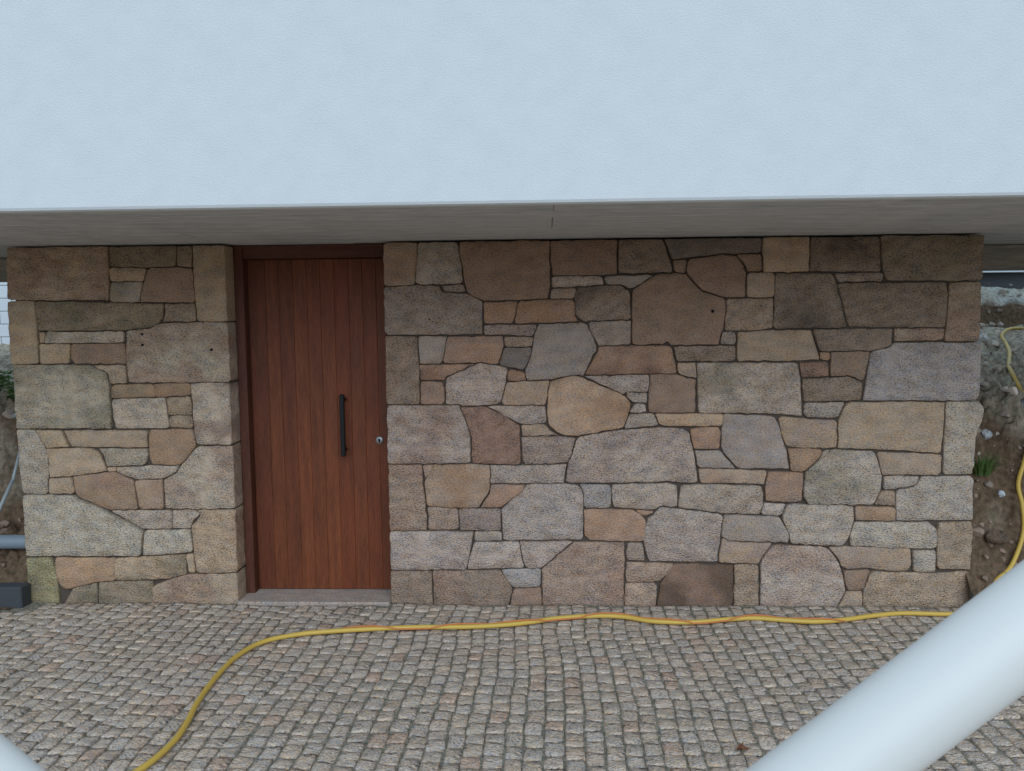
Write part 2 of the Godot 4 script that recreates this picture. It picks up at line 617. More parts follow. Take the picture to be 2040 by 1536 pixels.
func inset(p: PackedVector2Array, d: float) -> PackedVector2Array:
	var out := PackedVector2Array()
	var n := p.size()
	for i in n:
		var e1 := (p[i] - p[i - 1]).normalized()
		var e2 := (p[(i + 1) % n] - p[i]).normalized()
		var nrm := Vector2(-e1.y - e2.y, e1.x + e2.x)
		out.append(p[i] + nrm.normalized() * d if nrm.length() > 0.01 else p[i])
	return out


# one stone of the wall: its kind, a second colour that patches it, and its outline on the wall's face in centimetres
func stone(kind: String, patch: String, flat: Array) -> void:
	var o := outline(flat)
	var mid := Vector2.ZERO
	for v in o: mid += v
	mid /= o.size()
	var gap := rng.randf_range(0.0006, 0.0030)
	var proud := rng.randf_range(-0.006, 0.008)
	var tilt := Vector2(rng.randf_range(-0.025, 0.025), rng.randf_range(-0.025, 0.025))
	var coarse: bool = tones[kind][1] == 1
	var bump := 0.0055 if coarse else 0.003
	var deep := -0.42 if mid.x < 0.45 or mid.x > WALL_W - 0.45 or absf(mid.x - DOOR_L) < 0.45 or absf(mid.x - DOOR_R) < 0.45 else -0.10
	var r0 := inset(o, gap)
	var r2 := inset(o, gap + 0.0014)
	var r3 := inset(o, gap + 0.0048)
	var pts := PackedVector2Array(r3)
	var lo := r3[0]
	var hi := r3[0]
	for v in r3:
		lo = lo.min(v)
		hi = hi.max(v)
	var core := inset(o, gap + 0.028)
	var step := 0.045
	var y := lo.y + step * 0.6
	while y < hi.y:
		var x := lo.x + step * 0.6
		while x < hi.x:
			var q := Vector2(x, y) + Vector2(rng.randf_range(-0.3, 0.3), rng.randf_range(-0.3, 0.3)) * step
			if Geometry2D.is_point_in_polygon(q, core): pts.append(q)
			x += step
		y += step
	var base: Color = tones[kind][0]
	base *= rng.randf_range(0.93, 1.08)
	# the stones at both ends come from a greener, yellower bed
	var side := 0.0 if kind in "USus" else clampf(absf(mid.x - 3.0) / 3.0, 0.0, 1.0)
	base = Color(base.r * (1.0 - 0.03 * side), base.g * (1.0 + 0.02 * side), base.b * (1.0 - 0.01 * side))
	if mid.x < 1.5: base = Color(base.r * 1.06, base.g * 1.07, base.b * 1.02)
	base = Color(base.r * rng.randf_range(0.985, 1.02), base.g, base.b * rng.randf_range(0.97, 1.02))
	var second: Color = tones[patch][0] if patch != "." else base * 0.82
	var share := 0.55 if patch != "." else 0.25
	var seed_at := rng.randf() * 500.0
	var shift := Vector2(rng.randf(), rng.randf()) * 4.0
	var turn := rng.randf_range(-0.35, 0.35) + (PI if rng.randf() < 0.5 else 0.0)
	var st := begin()
	var make := func(p: Vector2, z: float) -> Array:
		var n := lumps.get_noise_3d(p.x * 2.6, p.y * 3.4, seed_at)
		var c := base.lerp(second, clampf(n * 3.2 + 0.25, 0.0, 1.0) * share) * (1.0 + lumps.get_noise_3d(p.x * 8.0, p.y * 8.0, seed_at + 9.0) * 0.14)
		c.a = 1.0
		return [Vector3(p.x - mid.x, p.y - mid.y, z), (p - mid).rotated(turn) + shift + Vector2(z, z), c]
	var face := func(p: Vector2) -> Array:
		var z := proud + (p - mid).dot(tilt) + lumps.get_noise_3d(p.x * 7.0, p.y * 7.0, seed_at) * bump * 0.9 + lumps.get_noise_3d(p.x * 26.0, p.y * 26.0, seed_at) * bump * 0.6
		return make.call(p, z)
	var n := o.size()
	var edge_z := []
	for i in n: edge_z.append(face.call(r3[i])[0].z)
	var rings := []
	var ring := []
	for i in n: ring.append(make.call(r0[i], deep))
	rings.append(ring)
	ring = []
	for i in n: ring.append(make.call(r0[i], edge_z[i] - 0.009))
	rings.append(ring)
	ring = []
	for i in n: ring.append(make.call(r2[i], edge_z[i] - 0.0032))
	rings.append(ring)
	ring = []
	for i in n: ring.append(face.call(r3[i]))
	rings.append(ring)
	for k in 3:
		for i in n:
			var j := (i + 1) % n
			var a = rings[k][i]
			var b = rings[k][j]
			var c = rings[k + 1][j]
			var d = rings[k + 1][i]
			var e := r0[j] - r0[i]
			var out := Vector3(e.y, -e.x, 0.001)
			tri(st, [a[0], b[0], c[0]], out, [a[1], b[1], c[1]], [a[2], b[2], c[2]])
			tri(st, [a[0], c[0], d[0]], out, [a[1], c[1], d[1]], [a[2], c[2], d[2]])
	var cap := []
	for q in pts: cap.append(face.call(q))
	var t := Geometry2D.triangulate_delaunay(pts)
	for i in range(0, t.size(), 3):
		var m := (pts[t[i]] + pts[t[i + 1]] + pts[t[i + 2]]) / 3.0
		if not Geometry2D.is_point_in_polygon(m, r3): continue
		var a = cap[t[i]]
		var b = cap[t[i + 1]]
		var c = cap[t[i + 2]]
		tri(st, [a[0], b[0], c[0]], Vector3.BACK, [a[1], b[1], c[1]], [a[2], b[2], c[2]])
	put("stone", done(st), M.coarse if coarse else M.fine, stone_parent, Vector3(mid.x, mid.y, 0))


func lay_stones() -> void:
	stone("T", "o", [-0.4, 229.2, 65.3, 229.2, 65.6, 220.6, 64.5, 195.3, -2.4, 196.2])
	stone("t", ".", [65.3, 229.2, 109.8, 229.2, 108.1, 216, 90.1, 215.6, 65.1, 216])
	stone("t", ".", [109.8, 229.2, 119.3, 229.2, 119, 215.1, 108.1, 216])
	stone("B", ".", [119.3, 229.2, 139.8, 229.2, 139.8, 181.4, 120.3, 181.4, 119.8, 193.1, 119, 215.1])
	stone("B", ".", [65.1, 216, 90.1, 215.6, 86.7, 206.9, 65.5, 207.1])
	stone("S", "m", [65.5, 207.1, 86.7, 206.9, 83.8, 193.9, 64.9, 194.1])
	stone("b", "o", [90.1, 215.6, 108.1, 216, 119, 215.1, 119.8, 193.1, 83.8, 193.9, 86.7, 206.9])
	stone("B", "o", [-2.2, 196, 16.6, 195.7, 16.9, 176, 16.8, 155.6, 3.6, 155.1, -1.9, 155.5])
	stone("t", "m", [16.6, 195.7, 64.9, 194.1, 99.9, 193.1, 99.2, 187.6, 97.2, 181.8, 90.3, 177.8, 73.8, 176.1, 17.8, 176.4, 16.9, 181.8])
	stone("t", ".", [99.9, 193.1, 119.8, 193.1, 120.1, 181.4, 97.2, 181.2, 100, 187.5])
	stone("B", ".", [17.3, 176, 21.6, 175.9, 21.2, 168.6, 17.3, 168.7])
	stone("G", ".", [22, 176.1, 72.5, 175.9, 72.1, 168.4, 21.2, 168.6])
	stone("B", ".", [17.6, 168.5, 37.3, 168.5, 36.6, 155.4, 16.9, 155.3])
	stone("b", "o", [37.3, 168.5, 72.5, 168.4, 72.7, 154.9, 38.7, 155.2, 36.8, 160])
	stone("G", "o", [73.8, 176.1, 90.3, 177.8, 93.4, 180.6, 120.1, 181.4, 139.8, 181.3, 139.8, 142.8, 73.7, 142.8, 72.8, 154.9])
	stone("G", "m", [-1.5, 155.5, 16.5, 155.2, 38.7, 155, 51.4, 154.5, 55.5, 151.5, 60.1, 149.8, 61.6, 142.3, 61.4, 132.3, 61.6, 123, 62.1, 113.8, -1.2, 113.9])
	stone("T", ".", [51.4, 154.5, 72.7, 154.9, 72.9, 142.7, 61.6, 142.1, 60.9, 149.4, 55.5, 151.5])
	stone("O", "m", [62, 142.1, 89.4, 142.5, 91.7, 137.9, 91.1, 133.8, 61.7, 132.9])
	stone("O", ".", [89.4, 142.5, 113.9, 142.8, 114, 134.5, 91.1, 133.8, 89.6, 138])
	stone("G", ".", [61.7, 132.9, 97.4, 133.7, 97.7, 129.5, 98, 122.8, 99.4, 113.6, 63.7, 113.7, 62.4, 118.8])
	stone("T", ".", [97.4, 133.7, 114, 134.5, 114.3, 122.1, 98.6, 122])
	stone("T", ".", [98.6, 122, 114.3, 122.1, 114.6, 113.8, 99.3, 113.8])
	stone("G", "r", [113.9, 142.8, 139.8, 142.8, 139.8, 103, 117.2, 102.9, 115.4, 109.3, 114.7, 117.7, 114.6, 129.5])
	stone("G", ".", [-1.2, 113.8, 11.7, 113.2, 17, 101.7, 18.7, 96.2, 16.9, 71.2, -0, 71.4, -0.9, 91.1])
	stone("B", ".", [11.7, 113.2, 28.5, 113, 33.4, 101.9, 17.4, 101.5])
	stone("B", ".", [28.5, 113, 85.4, 112.9, 84.8, 101.2, 34.2, 101.7, 31.6, 107.2])
	stone("O", ".", [85.4, 112.9, 114.6, 113.6, 115.6, 104.3, 115.9, 102.2, 105.6, 90, 86.8, 90, 84.5, 96])
	stone("B", ".", [17, 101.5, 47.5, 101.2, 53.3, 96.9, 56.6, 85.8, 33.6, 82.7, 18.4, 81.7, 18.7, 96.2])
	stone("G", ".", [51.8, 101, 84.8, 101.1, 84.5, 95.6, 82.1, 89.9, 56.7, 88.8, 55, 96.1])
	stone("B", ".", [56.7, 88.8, 63.2, 89.2, 63.4, 85.8, 57.4, 85.8])
	stone("G", ".", [63.6, 89.1, 86.8, 89.9, 105.1, 89.8, 100.6, 84.5, 92.8, 80.7, 74.8, 80.5, 63, 85.8])
	stone("B", ".", [18.4, 81.5, 33.6, 82.5, 35.1, 71.2, 17.1, 71.2])
	stone("b", "o", [33.6, 82.7, 56.6, 85.7, 63, 85.7, 73.9, 79.8, 76.3, 60.9, 56.5, 60.6, 45.5, 65.3, 35.8, 69.6, 34.3, 73.9])
	stone("B", "o", [73.9, 80.2, 92.8, 80.7, 92.7, 61.4, 76.8, 61])
	stone("G", "o", [115.9, 102.2, 139.8, 102.7, 139.8, 61.4, 117.5, 61, 93.1, 61.4, 93.2, 80.7, 100.6, 84.5])
	stone("g", ".", [0.1, 71, 17.1, 70.9, 33.7, 70.5, 35.8, 68.3, 48.9, 63.6, 62.3, 55.9, 79.1, 47.7, 76.5, 30.4, -0.5, 30, -0.1, 56.7])
	stone("G", ".", [56.5, 60.4, 97.8, 60.6, 97.2, 48.1, 79.1, 47.9, 67.4, 54.1])
	stone("G", ".", [97.8, 60.6, 113.2, 60.6, 116.9, 58, 111.2, 53.3, 110.1, 48.1, 97.2, 48.1])
	stone("g", ".", [79.1, 47.7, 110.1, 48.1, 110.7, 32.6, 76.9, 30.1])
	stone("T", "o", [113.2, 60.8, 127.7, 61, 139.8, 61.2, 139.8, 19.3, 112.9, 19.2, 110.8, 35.2, 110.3, 49.9, 116.9, 57.6])
	stone("M", "m", [-0.1, 29.4, 15.6, 29.7, 19.2, 23.7, 20.2, 10.6, 20.4, -6, -0.7, -6])
	stone("O", ".", [19.5, 29.4, 59.5, 29.2, 58.7, 13.8, 46, 12.9, 37.2, 10.7, 27.4, 8, 22.3, 9.3, 19.2, 15.9])
	stone("T", "m", [59.5, 29.2, 105.9, 31.6, 106.1, 17.9, 94.8, 15.3, 58.7, 14.1])
	stone("B", ".", [105.9, 31.6, 111.1, 32.2, 112.2, 19.2, 107, 18.9])
	stone("t", "m", [19.8, -6, 30.2, 9.8, 46, 12.9, 45.7, -6, 19.1, -6])
	stone("t", "m", [46.5, 12.9, 83, 14.5, 84.1, 10, 81.4, -6, 45.7, -6])
	stone("T", "o", [83.3, 10.9, 94.8, 15.1, 107, 18.8, 139.8, 19.3, 139.8, -6, 81, -6])
	stone("B", "o", [239, 229.2, 260.8, 229.2, 260.4, 220, 258.3, 203, 239, 201.8])
	stone("g", "m", [260.8, 229.2, 285.5, 229.2, 287.8, 216.5, 288.8, 203.2, 278.6, 203.1, 260.7, 203, 258.7, 204.8])
	stone("b", ".", [285.9, 229.2, 342.3, 229.2, 342.4, 211.8, 342.5, 199.8, 340.9, 193.4, 320.7, 192.7, 301.2, 192.2, 290.7, 197.2, 288.5, 211.6])
	stone("b", ".", [342.3, 229.2, 383.8, 229.2, 383.6, 207.9, 361, 207.4, 343.8, 207.4, 342.6, 218.9])
	stone("P", ".", [275, 202.6, 288.8, 203.2, 290.3, 198, 276.5, 198.1])
	stone("P", ".", [239, 201.8, 258.2, 202.8, 273.7, 202.2, 275.3, 198.5, 290.7, 197.2, 300.8, 192.1, 300.3, 171.6, 239, 171.8])
	stone("O", "y", [300.8, 191.8, 322.3, 192.4, 321, 184.8, 319.3, 178.5, 301, 178.3])
	stone("O", "y", [322.3, 192.4, 342.5, 193.2, 357, 193.1, 357.8, 185.2, 359.8, 179.1, 335.1, 178.2, 319.7, 178.3, 321, 185.6])
	stone("G", ".", [343, 207, 361, 207.4, 374.3, 207, 375.9, 201.4, 343.3, 200.2])
	stone("B", ".", [342.9, 199.9, 358.6, 200, 357, 193.2, 342.1, 193.2])
	stone("P", ".", [301, 178.1, 319.7, 178.1, 334.7, 177.8, 332.2, 170.5, 300.9, 171.4])
	stone("t", "o", [239, 171.5, 259.4, 171.3, 260.5, 153.6, 260.4, 128.1, 239, 128.2])
	stone("S", ".", [259.9, 171.2, 278.1, 171, 274.5, 153.9, 260.1, 153.4])
	stone("O", "p", [278.1, 171, 313.1, 171.1, 313.5, 164.6, 310.1, 152.8, 297.4, 154.1, 274.5, 153.5])
	stone("T", ".", [313.5, 170.4, 332.2, 170.5, 331, 163.8, 313.5, 163.8])
	stone("s", ".", [313.5, 163.6, 331, 163.6, 330.1, 157.9, 326, 149.2, 310.1, 152.8])
	stone("S", ".", [334.7, 178, 359.8, 178.7, 364.6, 178.7, 371.4, 163.3, 368.2, 156.8, 362.5, 145.5, 358, 146.3, 342.2, 143.2, 327.5, 142.9, 326, 148.2, 330.1, 157.9, 331.4, 166.9])
	stone("O", "r", [260.1, 153.2, 274.5, 153.5, 296.6, 153.7, 285.9, 149.3, 276.4, 144.9, 275.6, 143.6, 260.7, 143.3])
	stone("b", ".", [260.7, 143.2, 274.3, 142.8, 275.9, 138.7, 275.7, 128, 260.4, 128.1])
	stone("G", ".", [276.4, 144.4, 286.7, 149.7, 297.4, 154, 310.1, 152.6, 315.8, 150.7, 314.4, 140.1, 311, 127.8, 287.2, 126.7, 283.9, 127.9, 276.1, 127.8])
	stone("b", "y", [315.8, 150.3, 326, 148.6, 327.1, 142.9, 315.3, 142.5])
	stone("B", ".", [315.3, 142.1, 327.5, 142.7, 342.2, 142.8, 340.5, 134.2, 339.2, 127.2, 313.5, 127.4, 311.5, 129.4, 314, 138.5])
	stone("Y", "y", [342.2, 142.8, 358, 146.2, 364.1, 143.8, 387.6, 133.9, 391.2, 129.8, 392.5, 126.5, 390.5, 120.8, 387.2, 112.6, 358.3, 107.8, 351.8, 107.8, 346.1, 109.9, 340.4, 115.3, 339.5, 121.9, 340.5, 134.2])
	stone("G", "o", [239, 127.9, 283.9, 127.7, 286.4, 124.6, 289.5, 115.5, 291.7, 109.7, 291.8, 90.6, 239, 90.3])
	stone("o", ".", [285.6, 126.3, 301.2, 127, 311.8, 122, 323.2, 114.9, 323.1, 105.4, 323.4, 89.6, 292.4, 90.1, 292, 108.9])
	stone("G", ".", [301.6, 127, 339.2, 127, 339.6, 116.1, 324, 114.9, 311.8, 121.6])
	stone("B", ".", [323.6, 115.2, 338.8, 115.9, 342, 111.4, 347.7, 108, 324, 107.7])
	stone("P", ".", [323.5, 107.5, 347.7, 107.8, 358.3, 106.8, 355.9, 97.7, 353, 90.6, 338.6, 89.8, 324.2, 89.9])
	stone("G", "p", [358.4, 106.8, 367, 109.2, 387.3, 112, 409.2, 113.1, 422.9, 112.9, 428.2, 110.6, 431.1, 99.1, 434.6, 78, 422.4, 77.8, 415.1, 78.9, 401.3, 77.8, 351.4, 77.7, 351.8, 83.5, 353, 90.2, 355.9, 97.7])
	stone("T", "o", [239, 90.1, 260.9, 90, 260.9, 80.4, 262.2, 70.3, 263.5, 49.1, 263, 47.8, 239, 47])
	stone("B", "o", [260.9, 90, 268.4, 90, 265.8, 83.7, 262.4, 80.4])
	stone("B", "y", [268.4, 90, 291.6, 90.2, 303.8, 89.5, 303.8, 73.6, 296.2, 62.2, 281.2, 62.2, 263.3, 63.3, 262.2, 79.5])
	stone("G", ".", [303.8, 89.5, 323, 89.4, 338.6, 89.6, 352.1, 90.2, 350.9, 78.1, 326.6, 77.7, 303.9, 77.6])
	stone("O", "p", [304, 77.4, 326.2, 77.3, 325.3, 73.6, 317.8, 68.1, 311.1, 62.2, 297, 62, 303.8, 72.7])
	stone("g", ".", [326.6, 77.6, 350.9, 77.7, 359.9, 76.9, 362.7, 71.8, 363.1, 61.8, 362.7, 41.6, 355.7, 41.2, 311.7, 40.5, 311, 48.3, 310.7, 61.8, 317.8, 68.5, 324.5, 74.4])
	stone("T", ".", [263.3, 63.1, 283.3, 62, 283.9, 47.9, 264.3, 47.6])
	stone("P", ".", [283.3, 62, 296.2, 61.6, 310.3, 62, 310.6, 47.3, 284.3, 47.6])
	stone("G", ".", [239, 47, 264.3, 47.3, 293.1, 46.8, 290.4, 32.1, 288.1, 21.7, 239, 21.3])
	stone("S", ".", [293.1, 46.8, 310.6, 47, 311.3, 40.7, 293, 40.2])
	stone("G", ".", [293, 40, 322.1, 40.3, 323.3, 32.2, 325.3, 22.9, 288.1, 21.7, 290.4, 32.1])
	stone("G", ".", [322.1, 40.3, 356.5, 40.7, 347.4, 33.1, 336.1, 23.3, 325.7, 23, 323.3, 31.4])
	stone("T", "o", [356.9, 40.3, 388.6, 39.9, 388.7, 23, 387.9, -6, 336.4, -6, 335.9, 22.9, 347.4, 32.3])
	stone("t", ".", [239, 21.2, 265.9, 21.2, 266.3, -6, 239, -6])
	stone("t", "o", [265.9, 21.2, 309.9, 21.8, 317.7, 10, 313.8, -6, 266.3, -6])
	stone("U", ".", [310.3, 21.8, 325.3, 22.4, 335.7, 22.9, 335.4, 10.5, 318.1, 9.8, 312.7, 16])
	stone("b", ".", [317.9, 9.6, 335.6, 10.3, 336.4, -6, 313.8, -6])
	stone("t", ".", [383.9, 229.2, 411.3, 229.2, 414.1, 222, 417.4, 208.5, 384.3, 208.2])
	stone("s", ".", [411.3, 229.2, 471, 229.2, 471.1, 219.7, 446.6, 219.3, 417.3, 216.4, 414.9, 222])
	stone("b", ".", [417.3, 216.2, 426.4, 216.7, 425.7, 212.3, 425.7, 208, 418.2, 208.6])
	stone("b", "o", [426.4, 216.7, 446.6, 219.2, 454.8, 219.1, 458.4, 215.9, 462.1, 210.3, 461.9, 193, 449.3, 192.6, 434.1, 198, 425.7, 208])
	stone("b", ".", [455.2, 219.1, 471.1, 219.5, 471.8, 208.6, 462.5, 208.6, 461.7, 211.9])
	stone("B", ".", [471.2, 229.2, 499.7, 229.2, 499.8, 207.9, 472.3, 208.2])
	stone("B", ".", [462.5, 208.3, 479.8, 208.1, 479.3, 192.8, 462.3, 192.9])
	stone("S", ".", [375.5, 207, 406.3, 207.8, 399.1, 202.3, 391.9, 198.4, 386.7, 201.3, 376.7, 201.6])
	stone("b", "o", [407.1, 207.8, 418.2, 208.3, 425.7, 207.7, 430.1, 202, 434.2, 197.6, 449.3, 192.4, 450.2, 185.8, 448.3, 173.1, 446.1, 164.1, 416.9, 164.1, 414.1, 166.1, 411.3, 164.6, 392.8, 164.3, 392.4, 179.2, 392.7, 198, 399.1, 202.3])
	stone("t", "k", [356.7, 197.2, 359.9, 200.4, 378.3, 201.4, 386.3, 200.9, 391.9, 197.2, 392.1, 181.6, 390.4, 180, 363.1, 178.9, 359, 182, 357.4, 185.2])
	stone("T", ".", [449.3, 192.4, 462.3, 192.7, 478.9, 192.7, 479.3, 174, 466.2, 172.5, 448.7, 172.7, 450.2, 185.8])
	stone("P", ".", [365.1, 178.7, 390.4, 179.9, 392.2, 179.2, 392.4, 164.6, 371.9, 164.1, 367.9, 171.4])
	stone("P", ".", [448.7, 172.4, 456.3, 172.2, 456.4, 164, 446.5, 164.1])
	stone("B", ".", [456.7, 172.2, 478.9, 173.2, 501.8, 173, 505.2, 163, 507.7, 154.5, 491.1, 153.6, 457, 153.7])
	stone("O", "r", [372.3, 163.9, 392.8, 164.1, 416.9, 163.9, 418.6, 157.2, 420.6, 146.3, 407.4, 146.6, 363, 145.5, 371.5, 160.9])
	stone("t", ".", [418.1, 163.7, 456.4, 163.8, 456.6, 153.7, 419.8, 153.8])
	stone("B", ".", [419.8, 153.6, 432.6, 153.5, 432.5, 143.8, 427.5, 144.1, 421.1, 146.3])
	stone("G", ".", [362.6, 145.3, 403.4, 146.2, 403, 135, 389.3, 135.1, 387.3, 133.9])
	stone("b", ".", [403.4, 146.2, 407.4, 146.5, 420.7, 146.1, 427.5, 143.8, 432.3, 143.4, 432.1, 121.8, 402.7, 122])
	stone("G", "m", [432.6, 153.5, 494.3, 153, 496.5, 142.1, 498.2, 119.4, 479.8, 120.8, 433.3, 121.8])
	stone("G", ".", [389.3, 135, 402.6, 134.8, 401.8, 128.3, 393.8, 128.1, 389.7, 132.3])
	stone("G", ".", [393.8, 128, 401.8, 128.1, 401.9, 122.4, 390.9, 121.8])
	stone("G", ".", [390.9, 121.6, 406.7, 121.9, 410, 113.7, 387.3, 112.2])
	stone("Y", ".", [406.7, 121.8, 449.4, 121.7, 449.1, 113.6, 410.4, 113.5])
	stone("O", ".", [428.2, 112.6, 446.7, 113.4, 448.3, 109.7, 447.3, 99, 431.1, 99.1])
	stone("S", ".", [449.4, 121.5, 480.6, 119.7, 483.1, 115.2, 488.2, 98.9, 490.5, 86.6, 458.7, 86.6, 448.1, 99, 448.3, 109.7])
	stone("B", "p", [482.8, 119.3, 519.1, 117.1, 519.5, 100, 510.4, 99.2, 488.8, 99.9, 484.6, 110.3])
	stone("S", "u", [431.5, 98.9, 447.3, 98.6, 457.5, 87, 433.7, 87.5])
	stone("B", "o", [434.1, 87.3, 458.7, 86.5, 476.8, 85.8, 475, 77.1, 435, 77.7])
	stone("O", "p", [476.8, 85.3, 498.9, 84.5, 498.5, 66.7, 496.1, 65.5, 476, 65.9, 475.4, 76.7])
	stone("U", ".", [360, 77.3, 380.4, 77.2, 380.2, 62.2, 371, 61.4, 363.2, 61.8, 362.4, 71.8])
	stone("G", ".", [380.4, 77.2, 415.1, 78, 421.6, 76.8, 421.7, 62.2, 411.1, 63, 406.2, 60.5, 391.5, 61.4, 381.3, 61.8, 380.2, 70.2])
	stone("G", ".", [422.8, 76.8, 440.2, 77.4, 472.6, 76.7, 474.7, 71.7, 474.4, 61.8, 472.1, 57.6, 448.6, 58.4, 421.7, 62.2])
	stone("O", "p", [362.4, 61.4, 394, 61, 402.2, 54.3, 401.4, 40.8, 390.8, 40, 366.1, 41.2, 362.8, 44.1])
	stone("O", ".", [394.8, 61, 406.2, 60.4, 406.2, 58, 400.9, 56.3, 397.7, 57.2])
	stone("G", "p", [410.7, 62.8, 421.7, 61.6, 449.8, 58, 449.5, 50.1, 446.9, 27, 403.5, 26.9, 401, 35.8, 399.8, 40.8, 402.2, 54.3, 407.1, 58.4])
	stone("S", ".", [449.8, 58, 484.2, 56.8, 491.3, 45.1, 490.6, 40.1, 454.5, 40.7, 448.8, 43])
	stone("G", ".", [474.8, 65.1, 488.9, 64.7, 485.8, 56.8, 472.5, 57.6])
	stone("P", ".", [389.5, 39.5, 399.8, 40, 401.9, 27.7, 389.5, 27.7])
	stone("B", "p", [449.2, 42.6, 454.5, 40.5, 481.3, 39.7, 474.1, 30, 472.6, 26.2, 447.2, 26.7])
	stone("G", "o", [481.1, 38.4, 511.8, 37.6, 515.9, 36, 523.4, 25.1, 527, 9.1, 519.5, -6, 481.8, -6, 474, -6, 473.3, 23.3, 475, 30.9])
	stone("T", ".", [389.5, 27.3, 403.1, 26.6, 419.5, 26.1, 419.2, 22.7, 410.6, 14.2, 389.2, 13.7])
	stone("T", "o", [388.8, 13.5, 407.3, 13.8, 409.4, 10.8, 408.2, -6, 388, -6])
	stone("D", "o", [419.5, 26.1, 457.1, 25.8, 457.1, -6, 408.2, -6, 410.6, 12.9])
	stone("T", ".", [457.1, 25.8, 472.6, 25.8, 473.4, -6, 458.3, -6, 457.1, -6])
	stone("t", "k", [499.9, 229.2, 541.9, 229.2, 543.4, 207.5, 500.4, 208])
	stone("t", "m", [541.9, 229.2, 603.6, 229.2, 603.6, 201.4, 546.3, 202.1, 543.8, 207.6])
	stone("P", ".", [514.9, 207.3, 543.8, 207.5, 544.7, 201.7, 516.6, 201.5])
	stone("t", "k", [479.6, 207.8, 514.5, 207.2, 517.5, 196.9, 524, 173.7, 478.7, 173.5, 478.8, 188.6])
	stone("t", ".", [516.6, 201.2, 544.7, 201.3, 582, 200.9, 583.4, 193.8, 583, 173.3, 524.4, 174, 519.2, 191.3])
	stone("T", "o", [583.6, 200.9, 603.2, 201, 603.1, 164.8, 581.8, 165, 583.2, 179.6])
	stone("t", ".", [502.4, 173.2, 524, 173.4, 551.4, 173.4, 550.2, 162.4, 538.9, 159.7, 507, 159.4, 504.1, 168.4])
	stone("T", "o", [551.4, 173.4, 583, 173.1, 581.7, 165.4, 551.7, 165.2])
	stone("O", "r", [507, 159.2, 513.7, 159.4, 513.5, 153.9, 507.5, 154])
	stone("b", ".", [513.7, 159.4, 537.7, 159.8, 535.7, 149, 533.9, 140.9, 526.7, 144.2, 514.1, 143.9])
	stone("U", ".", [551.7, 164.8, 581.8, 164.7, 603.5, 164.4, 604.3, 135.7, 602.6, 128.4, 533.9, 128.8, 535.8, 144.1, 537.7, 159.4, 549, 161.7])
	stone("o", ".", [494.9, 153.3, 513.1, 153.5, 513.7, 143.9, 496.7, 143.2])
	stone("t", ".", [496.7, 142.8, 513.7, 143.7, 526.7, 144, 533.9, 140.1, 532.7, 128.9, 498.2, 128.2])
	stone("G", ".", [498.2, 128.1, 524, 128.3, 519.5, 118, 498.8, 118.9])
	stone("B", ".", [524.8, 128.5, 583.8, 128.4, 583.4, 107.6, 583, 95.8, 543.8, 98.4, 519.6, 99, 519.5, 116.8])
	stone("G", ".", [583.8, 128.4, 605, 128.4, 607.5, 123.6, 607, 117.2, 603.4, 107.5, 603.1, 87.2, 602.1, 82.5, 583.9, 82.6, 583.8, 107.6])
	stone("O", ".", [488.8, 99.3, 501.6, 99.8, 510.8, 98.6, 508.1, 93.1, 499.5, 84.5, 490.7, 85.3, 490.1, 94])
	stone("G", "m", [511.2, 98.4, 520, 98.8, 542.7, 97.2, 547.5, 82.3, 546.9, 73.3, 542.4, 63.8, 502.4, 64.1, 499.1, 69.2, 499.6, 83.2, 508.2, 92.3])
	stone("B", ".", [543.1, 97.2, 583.1, 95.5, 583.1, 82.4, 547.5, 82.5])
	stone("G", ".", [547.9, 82.2, 570.5, 81.9, 568.7, 76.5, 555.7, 73.3, 547.7, 73.3])
	stone("T", ".", [546.9, 72.9, 555.7, 72.9, 556, 63, 543.2, 63.6])
	stone("G", ".", [571.3, 81.9, 601.3, 82.2, 603.4, 79.8, 604, 53.5, 556.3, 53.6, 555.7, 72.9, 568.3, 76.1])
	stone("O", "u", [531.3, 63.2, 556, 62.7, 556.3, 53.6, 531.1, 53.9])
	stone("G", ".", [489.5, 64.4, 530.4, 63.6, 530.7, 53.5, 527.8, 43.5, 524.7, 37.6, 491.6, 39.3, 491.1, 44.3, 486, 56.8])
	stone("g", ".", [531.1, 53.3, 576.2, 53.1, 581.5, 48.9, 582.3, 38.6, 580, 36.1, 553.6, 36.4, 528.7, 37.8, 528.2, 43.5])
	stone("T", "o", [582.6, 52.8, 602.8, 53.1, 603.4, 48.5, 602.8, 22.4, 582.4, 23.2, 582, 48.5])
	stone("B", "p", [515.1, 37.2, 524.7, 37.5, 566.4, 36.2, 567.5, 27.7, 565.3, 21.9, 552.5, 21.4, 542, 23.1, 524.7, 23, 521.7, 29.3])
	stone("g", ".", [567.2, 35.6, 581.2, 35.2, 582.1, 20.7, 567.7, 21])
	stone("b", ".", [524.7, 22.6, 541.6, 22.5, 537.5, 9.2, 527.4, 9.1])
	stone("T", ".", [542, 21.4, 552.5, 21, 567.7, 20.9, 582.1, 20.4, 602, 22, 603.8, 18.6, 604.5, -6, 538.6, -6, 537.6, 7.5])
	stone("B", ".", [527.4, 9, 537.1, 9, 537, -6, 520, -6])


